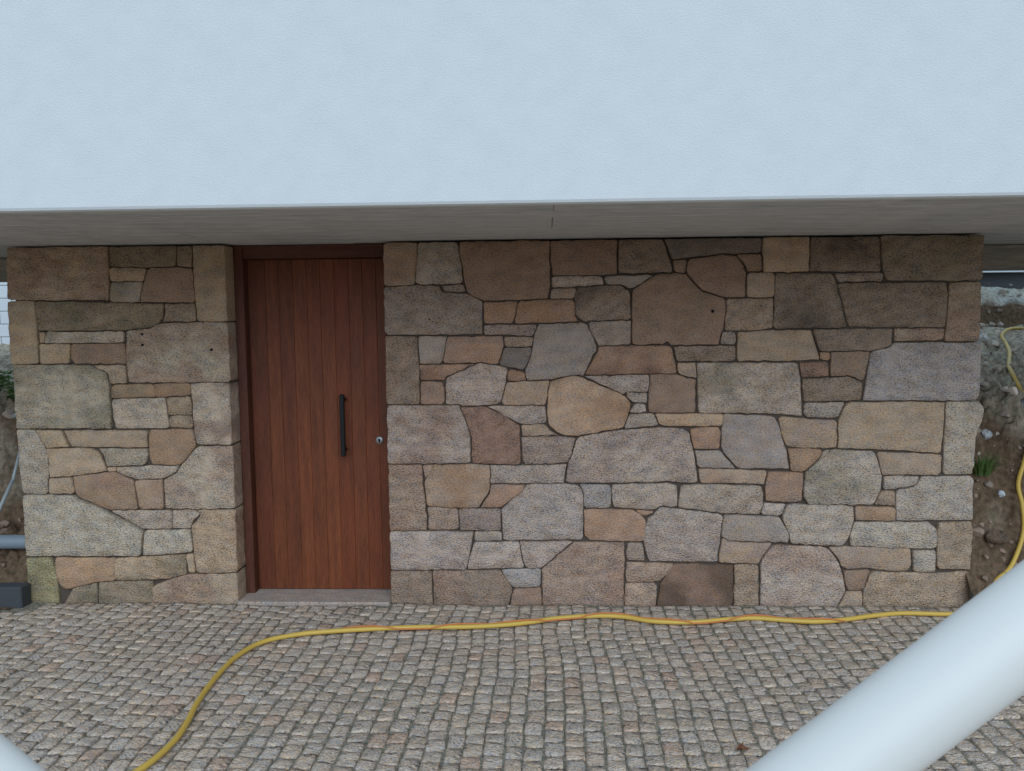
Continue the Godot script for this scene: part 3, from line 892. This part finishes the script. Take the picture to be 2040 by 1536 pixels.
func make_door(house: Node3D) -> void:
	var door := root_of("door", Vector3(DOOR_L, 0, -0.2), house)
	tag(door, "brown wooden plank door with a long black pull handle")
	var h := SOFFIT - 0.002
	# frame: left post, slim right post, head
	put("frame_post", box_mesh(Vector3(0.06, h, 0.10), 0.003, Vector2(0.3, 0.1)), M.wood[5], door, Vector3(0.030, h / 2, 0.022))
	put("frame_post", box_mesh(Vector3(0.022, h, 0.10), 0.003, Vector2(0.7, 0.4)), M.wood[5], door, Vector3(DOOR_R - DOOR_L - 0.011, h / 2, 0.022))
	put("frame_head", box_mesh(Vector3(DOOR_R - DOOR_L - 0.086, 0.085, 0.098), 0.003, Vector2(0.2, 0.9), 0), M.wood[5], door, Vector3(0.019 + (DOOR_R - DOOR_L) / 2, h - 0.0425, 0.022))
	put("leaf_core", box_mesh(Vector3(DOOR_R - DOOR_L - 0.09, 2.19, 0.03), 0.002), M.wood[3], door, Vector3(0.02 + (DOOR_R - DOOR_L) / 2, 1.115, -0.034))
	var xs := [1.459, 1.574, 1.661, 1.755, 1.844, 1.934, 2.025, 2.12, 2.21, 2.30, 2.366]
	for i in xs.size() - 1:
		var w: float = xs[i + 1] - xs[i] - 0.00225
		put("board", box_mesh(Vector3(w + 0.0022, 2.19, 0.018), 0.0024, Vector2(i * 0.37, i * 0.83)), M.wood[[3, 0, 1, 2, 0, 2, 4, 0, 4, 1][i]], door, Vector3((xs[i] + xs[i + 1]) / 2 - DOOR_L, 1.115, -0.009))
	# pull handle: a flat bar on two stand-offs
	var st := begin(false)
	bevel_box(st, Vector3(0, 0, 0.072), Vector3(0.029, 0.405, 0.029), 0.004)
	for s in [-1.0, 1.0]:
		bevel_box(st, Vector3(0, s * 0.165, 0.030), Vector3(0.020, 0.020, 0.062), 0.002)
	put("pull_handle", done(st), M.black, door, Vector3(2.075 - DOOR_L, 1.134, 0.0))
	var lock := root_of("lock", Vector3(2.300 - DOOR_L, 1.026, 0.001), door)
	st = begin()
	tube(st, [Vector3(0, 0, 0), Vector3(0, 0, 0.006), Vector3(0, 0, 0.009)], 0.028, 28, 0.9)
	put("rosette", done(st), M.steel, lock)
	st = begin()
	tube(st, [Vector3(0, 0.004, 0.008), Vector3(0, 0.004, 0.0105)], 0.0085, 18)
	bevel_box(st, Vector3(0, -0.007, 0.009), Vector3(0.008, 0.018, 0.003), 0.001)
	put("keyhole", done(st), M.hole, lock)
	# the granite sill under the door
	st = begin()
	var c := Color(0.75, 0.67, 0.61).srgb_to_linear()
	st.set_color(c)
	st.set_smooth_group(-1)
	bevel_box(st, Vector3((DOOR_L + DOOR_R) / 2, -0.035, -0.115), Vector3(DOOR_R - DOOR_L - 0.004, 0.10, 0.31), 0.006, Vector2.ZERO, 2)
	tag(put("door_sill", done(st), M.fine, house), "smooth grey granite sill under the door")


# ---------------------------------------------------------------- the paved yard

func sett_mesh(sd: int, tint: Color) -> ArrayMesh:
	var r := RandomNumberGenerator.new()
	r.seed = sd
	var n := 12
	var dirs := []
	for k in n:
		var a := TAU * (k + 0.5) / n
		var c := cos(a)
		var s := sin(a)
		var q := pow(pow(absf(c), 11.0) + pow(absf(s), 11.0), -1.0 / 11.0) * r.randf_range(0.945, 1.015)
		dirs.append(Vector2(c, s) * q * 0.5)
	var shift := Vector2(r.randf(), r.randf()) * 3.0
	var levels := [[0.99, -0.06], [1.0, -0.0045], [0.955, -0.0005], [0.55, 0.0]]
	var rings := []
	var tx := r.randf_range(-0.004, 0.004)
	var ty := r.randf_range(-0.004, 0.004)
	for l in levels:
		var ring := []
		for d in dirs:
			var p: Vector2 = d * l[0]
			var lift := 0.0 if l[1] < -0.05 else p.x * tx * 2 + p.y * ty * 2 + (r.randf_range(-0.0025, 0.0025) if l[0] < 0.95 else r.randf_range(-0.002, 0.002))
			ring.append(Vector3(p.x, l[1] + lift, p.y))
		rings.append(ring)
	var st := begin()
	var uv := func(v: Vector3) -> Vector2: return Vector2(v.x * 0.085 + v.y, v.z * 0.1) + shift
	var cols := [tint, tint, tint]
	for k in levels.size() - 1:
		for i in n:
			var j := (i + 1) % n
			var a: Vector3 = rings[k][i]
			var b: Vector3 = rings[k][j]
			var c: Vector3 = rings[k + 1][j]
			var d: Vector3 = rings[k + 1][i]
			var out := Vector3(a.x, 0.2, a.z)
			tri(st, [a, b, c], out, [uv.call(a), uv.call(b), uv.call(c)], cols)
			tri(st, [a, c, d], out, [uv.call(a), uv.call(c), uv.call(d)], cols)
	var top := Vector3(0, r.randf_range(-0.001, 0.003), 0)
	for i in n:
		var a: Vector3 = rings[-1][i]
		var b: Vector3 = rings[-1][(i + 1) % n]
		tri(st, [top, a, b], Vector3.UP, [uv.call(top), uv.call(a), uv.call(b)], cols)
	return done(st)


func yard_height(x: float, z: float) -> float:
	return lumps.get_noise_2d(x * 0.9, z * 0.9) * 0.010


func make_paving() -> void:
	var paving := root_of("cobbled_paving")
	tag(paving, "yard paved with small worn grey and tan granite setts in rows", "paving", "", "structure")
	var st := begin()
	var c := Color(0.63, 0.59, 0.545).srgb_to_linear()
	var nx := 130
	var nz := 66
	var flat := [Vector2.ZERO, Vector2.ZERO, Vector2.ZERO]
	for i in nx:
		for k in nz:
			var q := []
			for d in [[0, 0], [1, 0], [1, 1], [0, 1]]:
				var x: float = -3.4 + (i + d[0]) * 0.1
				var z: float = 0.012 + (k + d[1]) * 0.1
				q.append(Vector3(x, yard_height(x, z) - lerpf(0.0075, 0.0045, clampf((x - 1.0) / 3.5, 0.0, 1.0)), z))
			tri(st, [q[0], q[1], q[2]], Vector3.UP, flat, [c, c, c])
			tri(st, [q[0], q[2], q[3]], Vector3.UP, flat, [c, c, c])
	tag(put("bedding", done(st), M.sand, paving), "", "", "", "structure")
	var tints := []
	for t in [[Color(0.829, 0.749, 0.675), 5], [Color(0.808, 0.733, 0.660), 5], [Color(0.849, 0.760, 0.681), 4], [Color(0.823, 0.751, 0.684), 4], [Color(0.840, 0.745, 0.657), 3], [Color(0.808, 0.724, 0.643), 3], [Color(0.828, 0.729, 0.642), 2], [Color(0.828, 0.708, 0.621), 1], [Color(0.818, 0.739, 0.657), 2]]:
		for k in t[1]: tints.append(t[0].srgb_to_linear())
	# rows run away from the wall, turned a little; the hem along the wall is cut by its line
	var turn := deg_to_rad(1.3)
	var along := Vector2(-sin(turn), cos(turn))
	var across := Vector2(cos(turn), sin(turn))
	var all := []
	var u := -4.5
	while u < 10.6:
		var wide := rng.randf_range(0.076, 0.090)
		var v := -0.3 + rng.randf() * 0.1
		while v < 6.6:
			var long := rng.randf_range(0.074, 0.118)
			var wave := lumps.get_noise_2d(v * 0.8, u * 0.15) * 0.05
			var at := across * (u + wide / 2 + wave) + along * (v + long / 2)
			var z_near := at.y - long / 2
			if z_near > 0.018 and at.x > -3.4 and at.x < 9.4 and not (at.x < 0.10 and z_near < 0.11):
				at.x += rng.randf_range(-0.003, 0.003)
				all.append([at, wide - rng.randf_range(0.002, 0.007), long - rng.randf_range(-0.004, 0.001)])
			elif z_near > -0.06 and at.y + long / 2 > 0.055 and at.x > -3.4 and at.x < 9.4 and not (at.x < 0.10 and z_near < 0.11):
				# the last one of its row, cut short against the wall
				var from := 0.020
				if at.x > DOOR_L - 0.05 and at.x < DOOR_R + 0.05: from = 0.052
				var to: float = at.y + long / 2
				if to - from > 0.03: all.append([Vector2(at.x, (from + to) / 2), wide - 0.007, to - from - 0.006])
			v += long
		u += wide
	# those that show largest in the photograph: nearest to the camera and inside its view
	var eye := Vector2(3.38, 4.94)
	var near := []
	for s in all:
		var d: Vector2 = s[0] - eye
		var inside := absf(d.x + 0.1) < -d.y * 0.66 and d.y < -2.9
		s.append(d.length() if inside else 1000.0 + d.length())
		near.append(s)
	near.sort_custom(func(a, b): return a[3] < b[3])
	var shapes := {}
	var rest := []
	for i in near.size():
		var s = near[i]
		var t: Color = tints[rng.randi() % tints.size()]
		var y := yard_height(s[0].x, s[0].y) + rng.randf_range(-0.0015, 0.002)
		var turned := -turn + rng.randf_range(-0.07, 0.07) + (PI if rng.randf() < 0.5 else 0.0)
		var tf := Transform3D(Basis(Vector3.UP, turned).scaled_local(Vector3(s[1], 1.0, s[2])), Vector3(s[0].x, y, s[0].y))
		var k := rng.randi() % 12
		if i < 300:
			var key := "%d %s" % [k, t.to_html()]
			if not shapes.has(key): shapes[key] = sett_mesh(100 + k, t)
			var o := put("sett", shapes[key], M.sett, paving)
			o.transform = tf
		else:
			rest.append([tf, t, k])
	for k in 12:
		var mine := rest.filter(func(r): return r[2] == k)
		var mm := MultiMesh.new()
		mm.transform_format = MultiMesh.TRANSFORM_3D
		mm.use_colors = true
		mm.mesh = sett_mesh(100 + k, Color.WHITE)
		mm.instance_count = mine.size()
		for i in mine.size():
			mm.set_instance_transform(i, mine[i][0])
			mm.set_instance_color(i, mine[i][1])
		var o := MultiMeshInstance3D.new()
		o.name = numbered("setts_beyond", paving)
		o.multimesh = mm
		o.material_override = M.sett
		paving.add_child(o, true)
		tag(o, "", "", "", "stuff")


# ---------------------------------------------------------------- loose things

func hose_at(x: float, z: float, lift: float) -> Vector3:
	var y := lift
	if x > 6.0 and z < 0.15:
		y = maxf(lift, bank_height(x, z) + lift)
	return Vector3(x, y, z)


func make_yard_things() -> void:
	var r := 0.0135
	var flat := [[1.20, 2.75], [1.45, 2.42], [1.61, 2.16], [1.74, 1.95], [1.78, 1.74], [1.765, 1.56], [1.73, 1.37], [1.71, 1.11], [1.72, 0.87], [1.79, 0.68], [1.93, 0.58], [2.08, 0.53], [2.37, 0.48], [2.63, 0.45], [2.92, 0.44], [3.13, 0.41], [3.30, 0.36], [3.45, 0.30], [3.67, 0.26], [3.85, 0.27], [4.02, 0.34], [4.25, 0.35], [4.43, 0.31], [4.62, 0.28], [4.79, 0.31], [4.96, 0.33], [5.14, 0.30], [5.35, 0.23], [5.54, 0.19], [5.81, 0.20], [6.02, 0.17], [6.12, 0.09], [6.18, 0.01], [6.31, -0.06], [6.41, -0.12], [6.44, -0.19], [6.43, -0.23], [6.48, -0.26], [6.62, -0.42], [6.75, -0.62], [6.77, -0.80], [6.81, -1.01], [6.90, -1.21], [7.14, -1.63], [7.32, -2.0], [7.62, -2.6], [7.95, -3.0], [8.35, -3.1], [9.2, -2.9]]
	var pts := []
	for f in flat: pts.append(hose_at(f[0], f[1], r + 0.006))
	for i in range(1, pts.size() - 1):
		if pts[i].x > 6.05: pts[i].y = lerpf(pts[i].y, (pts[i - 1].y + pts[i + 1].y) / 2, 0.35)
	var path := curve(pts, 0.025)
	var st := begin()
	tube(st, path, r, 14)
	tag(put("garden_hose", done(st), M.hose), "long yellow hose lying across the cobbles and up the earth bank", "hose")
	# the orange cable runs along the hose, now before, now behind, now on top of it
	var cable := []
	for i in path.size():
		var p: Vector3 = path[i]
		if p.x < 2.2 or p.x > 5.15 or p.z > 0.6: continue
		var before: float = 0.021 * sin(p.x * 7.2 + 1.6) + 0.004
		var over := sqrt(maxf(0.0, 0.0185 * 0.0185 - before * before))
		var dir: Vector3 = (path[i + 1] - p).normalized()
		var side := dir.cross(Vector3.UP).normalized()
		cable.append(Vector3(p.x, maxf(0.009, p.y + over), p.z) + side * before)
	st = begin()
	tube(st, cable, 0.0042, 8)
	tag(put("extension_cable", done(st), M.cable), "thin orange cable running along the yellow hose", "cable")
	# a curled dry leaf
	st = begin()
	var w := 7
	var l := []
	for i in w:
		var t := float(i) / (w - 1)
		var half := 0.016 * sin(PI * clampf(t * 0.93 + 0.05, 0, 1))
		l.append([Vector3(t * 0.055 - 0.027, 0.012 + 0.010 * sin(t * 4.0), -half), Vector3(t * 0.055 - 0.027, 0.004 + 0.006 * t, 0), Vector3(t * 0.055 - 0.027, 0.018 - 0.012 * t, half)])
	for i in w - 1:
		for k in 2:
			tri(st, [l[i][k], l[i + 1][k], l[i + 1][k + 1]], Vector3.UP, [Vector2.ZERO, Vector2.ZERO, Vector2.ZERO])
			tri(st, [l[i][k], l[i + 1][k + 1], l[i][k + 1]], Vector3.UP, [Vector2.ZERO, Vector2.ZERO, Vector2.ZERO])
	var leaf := root_of("dry_leaf", Vector3(4.205, 0.004, 1.72))
	leaf.rotation.y = 0.2
	put("blade", done(st), M.dry, leaf)
	st = begin()
	tube(st, curve([Vector3(-0.012, 0.010, 0.0), Vector3(-0.006, 0.022, 0.0), Vector3(-0.002, 0.040, 0.004)], 0.006), 0.0035, 6, 0.6)
	put("stalk", done(st), M.dry, leaf)
	tag(leaf, "small curled rusty brown dry leaf lying on the cobbles", "leaf")


func rock_mesh(sd: int, size: Vector3, tint: Color, cut := 7) -> ArrayMesh:
	var r := RandomNumberGenerator.new()
	r.seed = sd
	var planes := []
	for k in cut:
		planes.append([Vector3(r.randf_range(-1, 1), r.randf_range(-1, 1), r.randf_range(-1, 1)).normalized(), r.randf_range(0.45, 0.80)])
	var base := SphereMesh.new()
	base.radial_segments = 14
	base.rings = 8
	base.radius = 1.0
	base.height = 2.0
	var a := base.get_mesh_arrays()
	var vs: PackedVector3Array = a[Mesh.ARRAY_VERTEX]
	var ix: PackedInt32Array = a[Mesh.ARRAY_INDEX]
	var moved := []
	for v in vs:
		var p := v
		for pl in planes:
			var d: float = p.dot(pl[0]) - pl[1]
			if d > 0: p -= pl[0] * d
		p *= 1.0 + lumps.get_noise_3d(v.x * 1.6 + sd, v.y * 1.6, v.z * 1.6) * 0.12
		moved.append(p * size / 2.0)
	var st := begin(false)
	for i in range(0, ix.size(), 3):
		var t := [moved[ix[i]], moved[ix[i + 1]], moved[ix[i + 2]]]
		var uv := []
		for p in t: uv.append(Vector2(p.x + p.z, p.y))
		tri(st, t, (t[0] + t[1] + t[2]), uv, [tint, tint, tint])
	return done(st)


func rubble(called: String, label: String, x0: float, x1: float, z0: float, z1: float, count: int, sd: int) -> void:
	var r := RandomNumberGenerator.new()
	r.seed = sd
	for k in 3:
		var mm := MultiMesh.new()
		mm.transform_format = MultiMesh.TRANSFORM_3D
		mm.use_colors = true
		mm.mesh = rock_mesh(sd + k, Vector3(1.0, 0.7, 0.85), Color.WHITE, 18)
		mm.instance_count = count / 3
		for i in count / 3:
			var x := r.randf_range(x0, x1)
			var z := lerpf(z0, z1, pow(r.randf(), 1.4))
			var s := 0.012 + 0.10 * pow(r.randf(), 4.0)
			var b := Basis.from_euler(Vector3(r.randf() * TAU, r.randf() * TAU, r.randf() * TAU)).scaled(Vector3.ONE * s)
			mm.set_instance_transform(i, Transform3D(b, Vector3(x, bank_height(x, z) + s * 0.15, z)))
			var grey := r.randf_range(0.55, 0.84)
			var brown := Color(0.56, 0.47, 0.40).srgb_to_linear() * r.randf_range(0.7, 1.3)
			var high := clampf((bank_height(x, z) - 0.6) * 1.3 + r.randf_range(-0.5, 0.5), 0.0, 1.0)
			mm.set_instance_color(i, brown.lerp(Color(grey * 1.03, grey * 0.95, grey * 0.87).srgb_to_linear(), high))
		var o := MultiMeshInstance3D.new()
		o.name = numbered(called, self)
		o.multimesh = mm
		o.material_override = M.pale_rock
		add_child(o, true)
		tag(o, label, "rubble", "rubble and grit on the banks", "stuff")


func tuft(called: String, label: String, at: Vector3, count: int, tall: float, spread: float, sd: int, mat: Material) -> void:
	var r := RandomNumberGenerator.new()
	r.seed = sd
	var o := root_of(called, at)
	tag(o, label, "grass")
	var st := begin()
	for i in count:
		var a := r.randf() * TAU
		var foot := Vector3(cos(a), 0, sin(a)) * spread * 0.35 * r.randf()
		foot.y = -0.02
		var lean := Vector3(cos(a), 0, sin(a)) * spread * r.randf_range(0.3, 1.0)
		var h := tall * r.randf_range(0.5, 1.0)
		var side := Vector3(-sin(a), 0, cos(a)) * r.randf_range(0.0012, 0.0028)
		var p1 := foot + lean * 0.35 + Vector3.UP * h * 0.6
		var p2 := foot + lean + Vector3.UP * h * r.randf_range(0.7, 1.0)
		var z := [Vector2.ZERO, Vector2.ZERO, Vector2.ZERO]
		tri(st, [foot - side, foot + side, p1 + side], Vector3.BACK, z)
		tri(st, [foot - side, p1 + side, p1 - side], Vector3.BACK, z)
		tri(st, [p1 - side, p1 + side, p2], Vector3.BACK, z)
	put("blades", done(st), mat, o)


func weed(label: String, at: Vector3, tall: float, stems: int, sd: int) -> void:
	var r := RandomNumberGenerator.new()
	r.seed = sd
	var o := root_of("leafy_weed", at)
	tag(o, label, "plant", "weeds on the left bank")
	var st := begin()
	var lv := begin()
	for i in stems:
		var a := r.randf() * TAU
		var tip := Vector3(cos(a) * 0.5, r.randf_range(0.7, 1.0), sin(a) * 0.5) * tall
		var path := curve([Vector3(0, -0.02, 0), tip * Vector3(0.3, 0.6, 0.3), tip], 0.05)
		tube(st, path, 0.003, 5, 0.5)
		for k in range(1, path.size()):
			for s in 3:
				var p: Vector3 = path[k]
				var b := r.randf() * TAU
				var d := Vector3(cos(b), r.randf_range(-0.3, 0.5), sin(b)).normalized()
				var w := d.cross(Vector3.UP).normalized()
				var n := r.randf_range(0.035, 0.07)
				var q := [p, p + d * n * 0.5 + w * n * 0.28 + Vector3.UP * 0.006, p + d * n - Vector3.UP * 0.008, p + d * n * 0.5 - w * n * 0.28 + Vector3.UP * 0.006]
				var z := [Vector2.ZERO, Vector2.ZERO, Vector2.ZERO]
				tri(lv, [q[0], q[1], q[2]], Vector3.UP, z)
				tri(lv, [q[0], q[2], q[3]], Vector3.UP, z)
	put("stems", done(st), M.blade, o)
	put("leaves", done(lv), M.leaf, o)


func rock_thing(called: String, label: String, at: Vector3, size: Vector3, tint: Color, sd: int, turn := 0.0) -> void:
	var o := put(called, rock_mesh(sd, size, tint.srgb_to_linear()), M.rock, self, at)
	o.rotation.y = turn
	tag(o, label, "stone")


func make_left_side() -> void:
	# grey-blue plastic pipe that comes out of the wall's flank
	var st := begin()
	tube(st, [Vector3(-2.6, 0.33, -0.2), Vector3(-1.2, 0.335, -0.2), Vector3(0.05, 0.34, -0.2)], 0.047, 24)
	tag(put("drain_pipe", done(st), M.pipe), "grey blue plastic pipe lying level beside the stone wall's left end", "pipe")
	st = begin()
	tube(st, [Vector3(-0.245, 0.93, -0.36), Vector3(-0.21, 0.76, -0.22)], 0.009, 10)
	tube(st, [Vector3(-0.21, 0.76, -0.22), Vector3(-0.235, 0.45, 0.02)], 0.0115, 10)
	tag(put("metal_rod", done(st), M.rod), "thin grey green metal rod leaning on the earth beside the wall", "rod")
	st = begin(false)
	bevel_box(st, Vector3.ZERO, Vector3(1.30, 0.15, 0.10), 0.008)
	tag(put("kerb_block", done(st), M.kerb, self, Vector3(-0.625, 0.055, 0.06)), "low dark slate kerb block at the left foot of the stone wall", "kerb")
	rubble("rubble", "small stones and clods scattered over the left earth bank", -3.0, -0.05, 0.0, -2.5, 900, 300)
	rock_thing("boulder", "pale grey stone on the edge of the left earth hollow", Vector3(-0.55, 1.12, -0.92), Vector3(0.30, 0.14, 0.25), Color(0.72, 0.70, 0.67), 41)
	weed("green leafy weed growing against the left end of the wall", Vector3(-0.80, 1.20, -1.12), 0.24, 9, 5)
	weed("lower green leafy weed behind the pale stone on the left bank", Vector3(-1.05, 1.22, -1.3), 0.20, 8, 6)
	weed("leafy weed farthest left on the bank above the hollow", Vector3(-1.5, 1.2, -1.2), 0.24, 8, 7)
	# far white block wall
	var far := root_of("block_wall", Vector3(-4.9, 1.40, -7.0))
	tag(far, "far wall of white blocks seen past the stone wall's left end", "wall")
	for row in 6:
		for k in 9:
			var m := box_mesh(Vector3(0.39, 0.185, 0.2), 0.008)
			put("block", m, M.block, far, Vector3((k - 4.5) * 0.4 + (0.2 if row % 2 else 0.0), 0.1 + row * 0.195, 0))
	put("joint_mortar", box_mesh(Vector3(3.7, 1.15, 0.185), 0.004), M.mortar, far, Vector3(0, 0.585, -0.005))


func make_right_side() -> void:
	rubble("rubble", "grey stones and grit scattered down the right earth bank", 6.05, 9.0, 0.05, -4.8, 3900, 200)
	rock_thing("white_stone", "smooth white stone on the bank by the wall's upper right edge", Vector3(7.27, 1.57, -2.26), Vector3(0.17, 0.14, 0.12), Color(0.90, 0.88, 0.86), 11)
	rock_thing("pale_stone", "pale grey stone on the bank just above the grass tuft", Vector3(6.29, 1.02, -0.38), Vector3(0.10, 0.07, 0.08), Color(0.74, 0.74, 0.73), 12, 0.5)
	rock_thing("pale_stone", "sharp pale stone chip low on the right earth bank", Vector3(6.29, 0.67, -0.17), Vector3(0.075, 0.045, 0.05), Color(0.78, 0.79, 0.80), 13, 1.2)
	rock_thing("clod", "brown clod of earth below the stone chip on the right bank", Vector3(6.22, 0.42, -0.06), Vector3(0.16, 0.10, 0.12), Color(0.44, 0.37, 0.31), 14)
	rock_thing("grey_boulder", "grey boulder beside the hose on the right bank", Vector3(6.72, 1.19, -0.60), Vector3(0.24, 0.13, 0.18), Color(0.55, 0.54, 0.53), 15, 0.3)
	tuft("grass_tuft", "small green grass tuft on the bank by the wall's right edge", Vector3(6.20, 0.80, -0.24), 260, 0.17, 0.17, 3, M.blade)
	# low dark wall with a white coping behind the rubble
	var far := root_of("garden_wall", Vector3(9.5, 1.5, -5.6))
	tag(far, "dark grey wall with a thin white ledge behind the rubble heap", "wall")
	put("wall_face", box_mesh(Vector3(7.0, 1.30, 0.2), 0.006), M.kerb, far, Vector3(0, 0.65, 0))
	put("ledge", box_mesh(Vector3(7.0, 0.018, 0.10), 0.004), M.block, far, Vector3(0, 0.835, 0.145))


func make_tubes() -> void:
	# two white tubes that cross close to the camera, each with one end on the ground
	cap_tube("white_tube", "thick white tube slanting up to the right close to the camera", Vector3(1.7656, 0.0420, 4.4584), Vector3(4.1591, 1.8126, 4.2093), 0.0401)
	cap_tube("white_tube", "white tube slanting up to the left in the lower left corner", Vector3(4.4279, 0.0420, 4.2684), Vector3(2.4490, 1.6864, 4.2069), 0.0401)


func cap_tube(called: String, label: String, a: Vector3, b: Vector3, r: float) -> void:
	var st := begin()
	var path := []
	for i in 13: path.append(a.lerp(b, i / 12.0))
	tube(st, path, r, 40)
	var o := root_of(called)
	put("shaft", done(st), M.white_tube, o)
	st = begin()
	var d := (b - a).normalized()
	tube(st, [a - d * 0.012, a + d * 0.03], r + 0.003, 40)
	put("end_cap", done(st), M.white_tube, o)
	tag(o, label, "tube", "white tubes crossing near the camera")
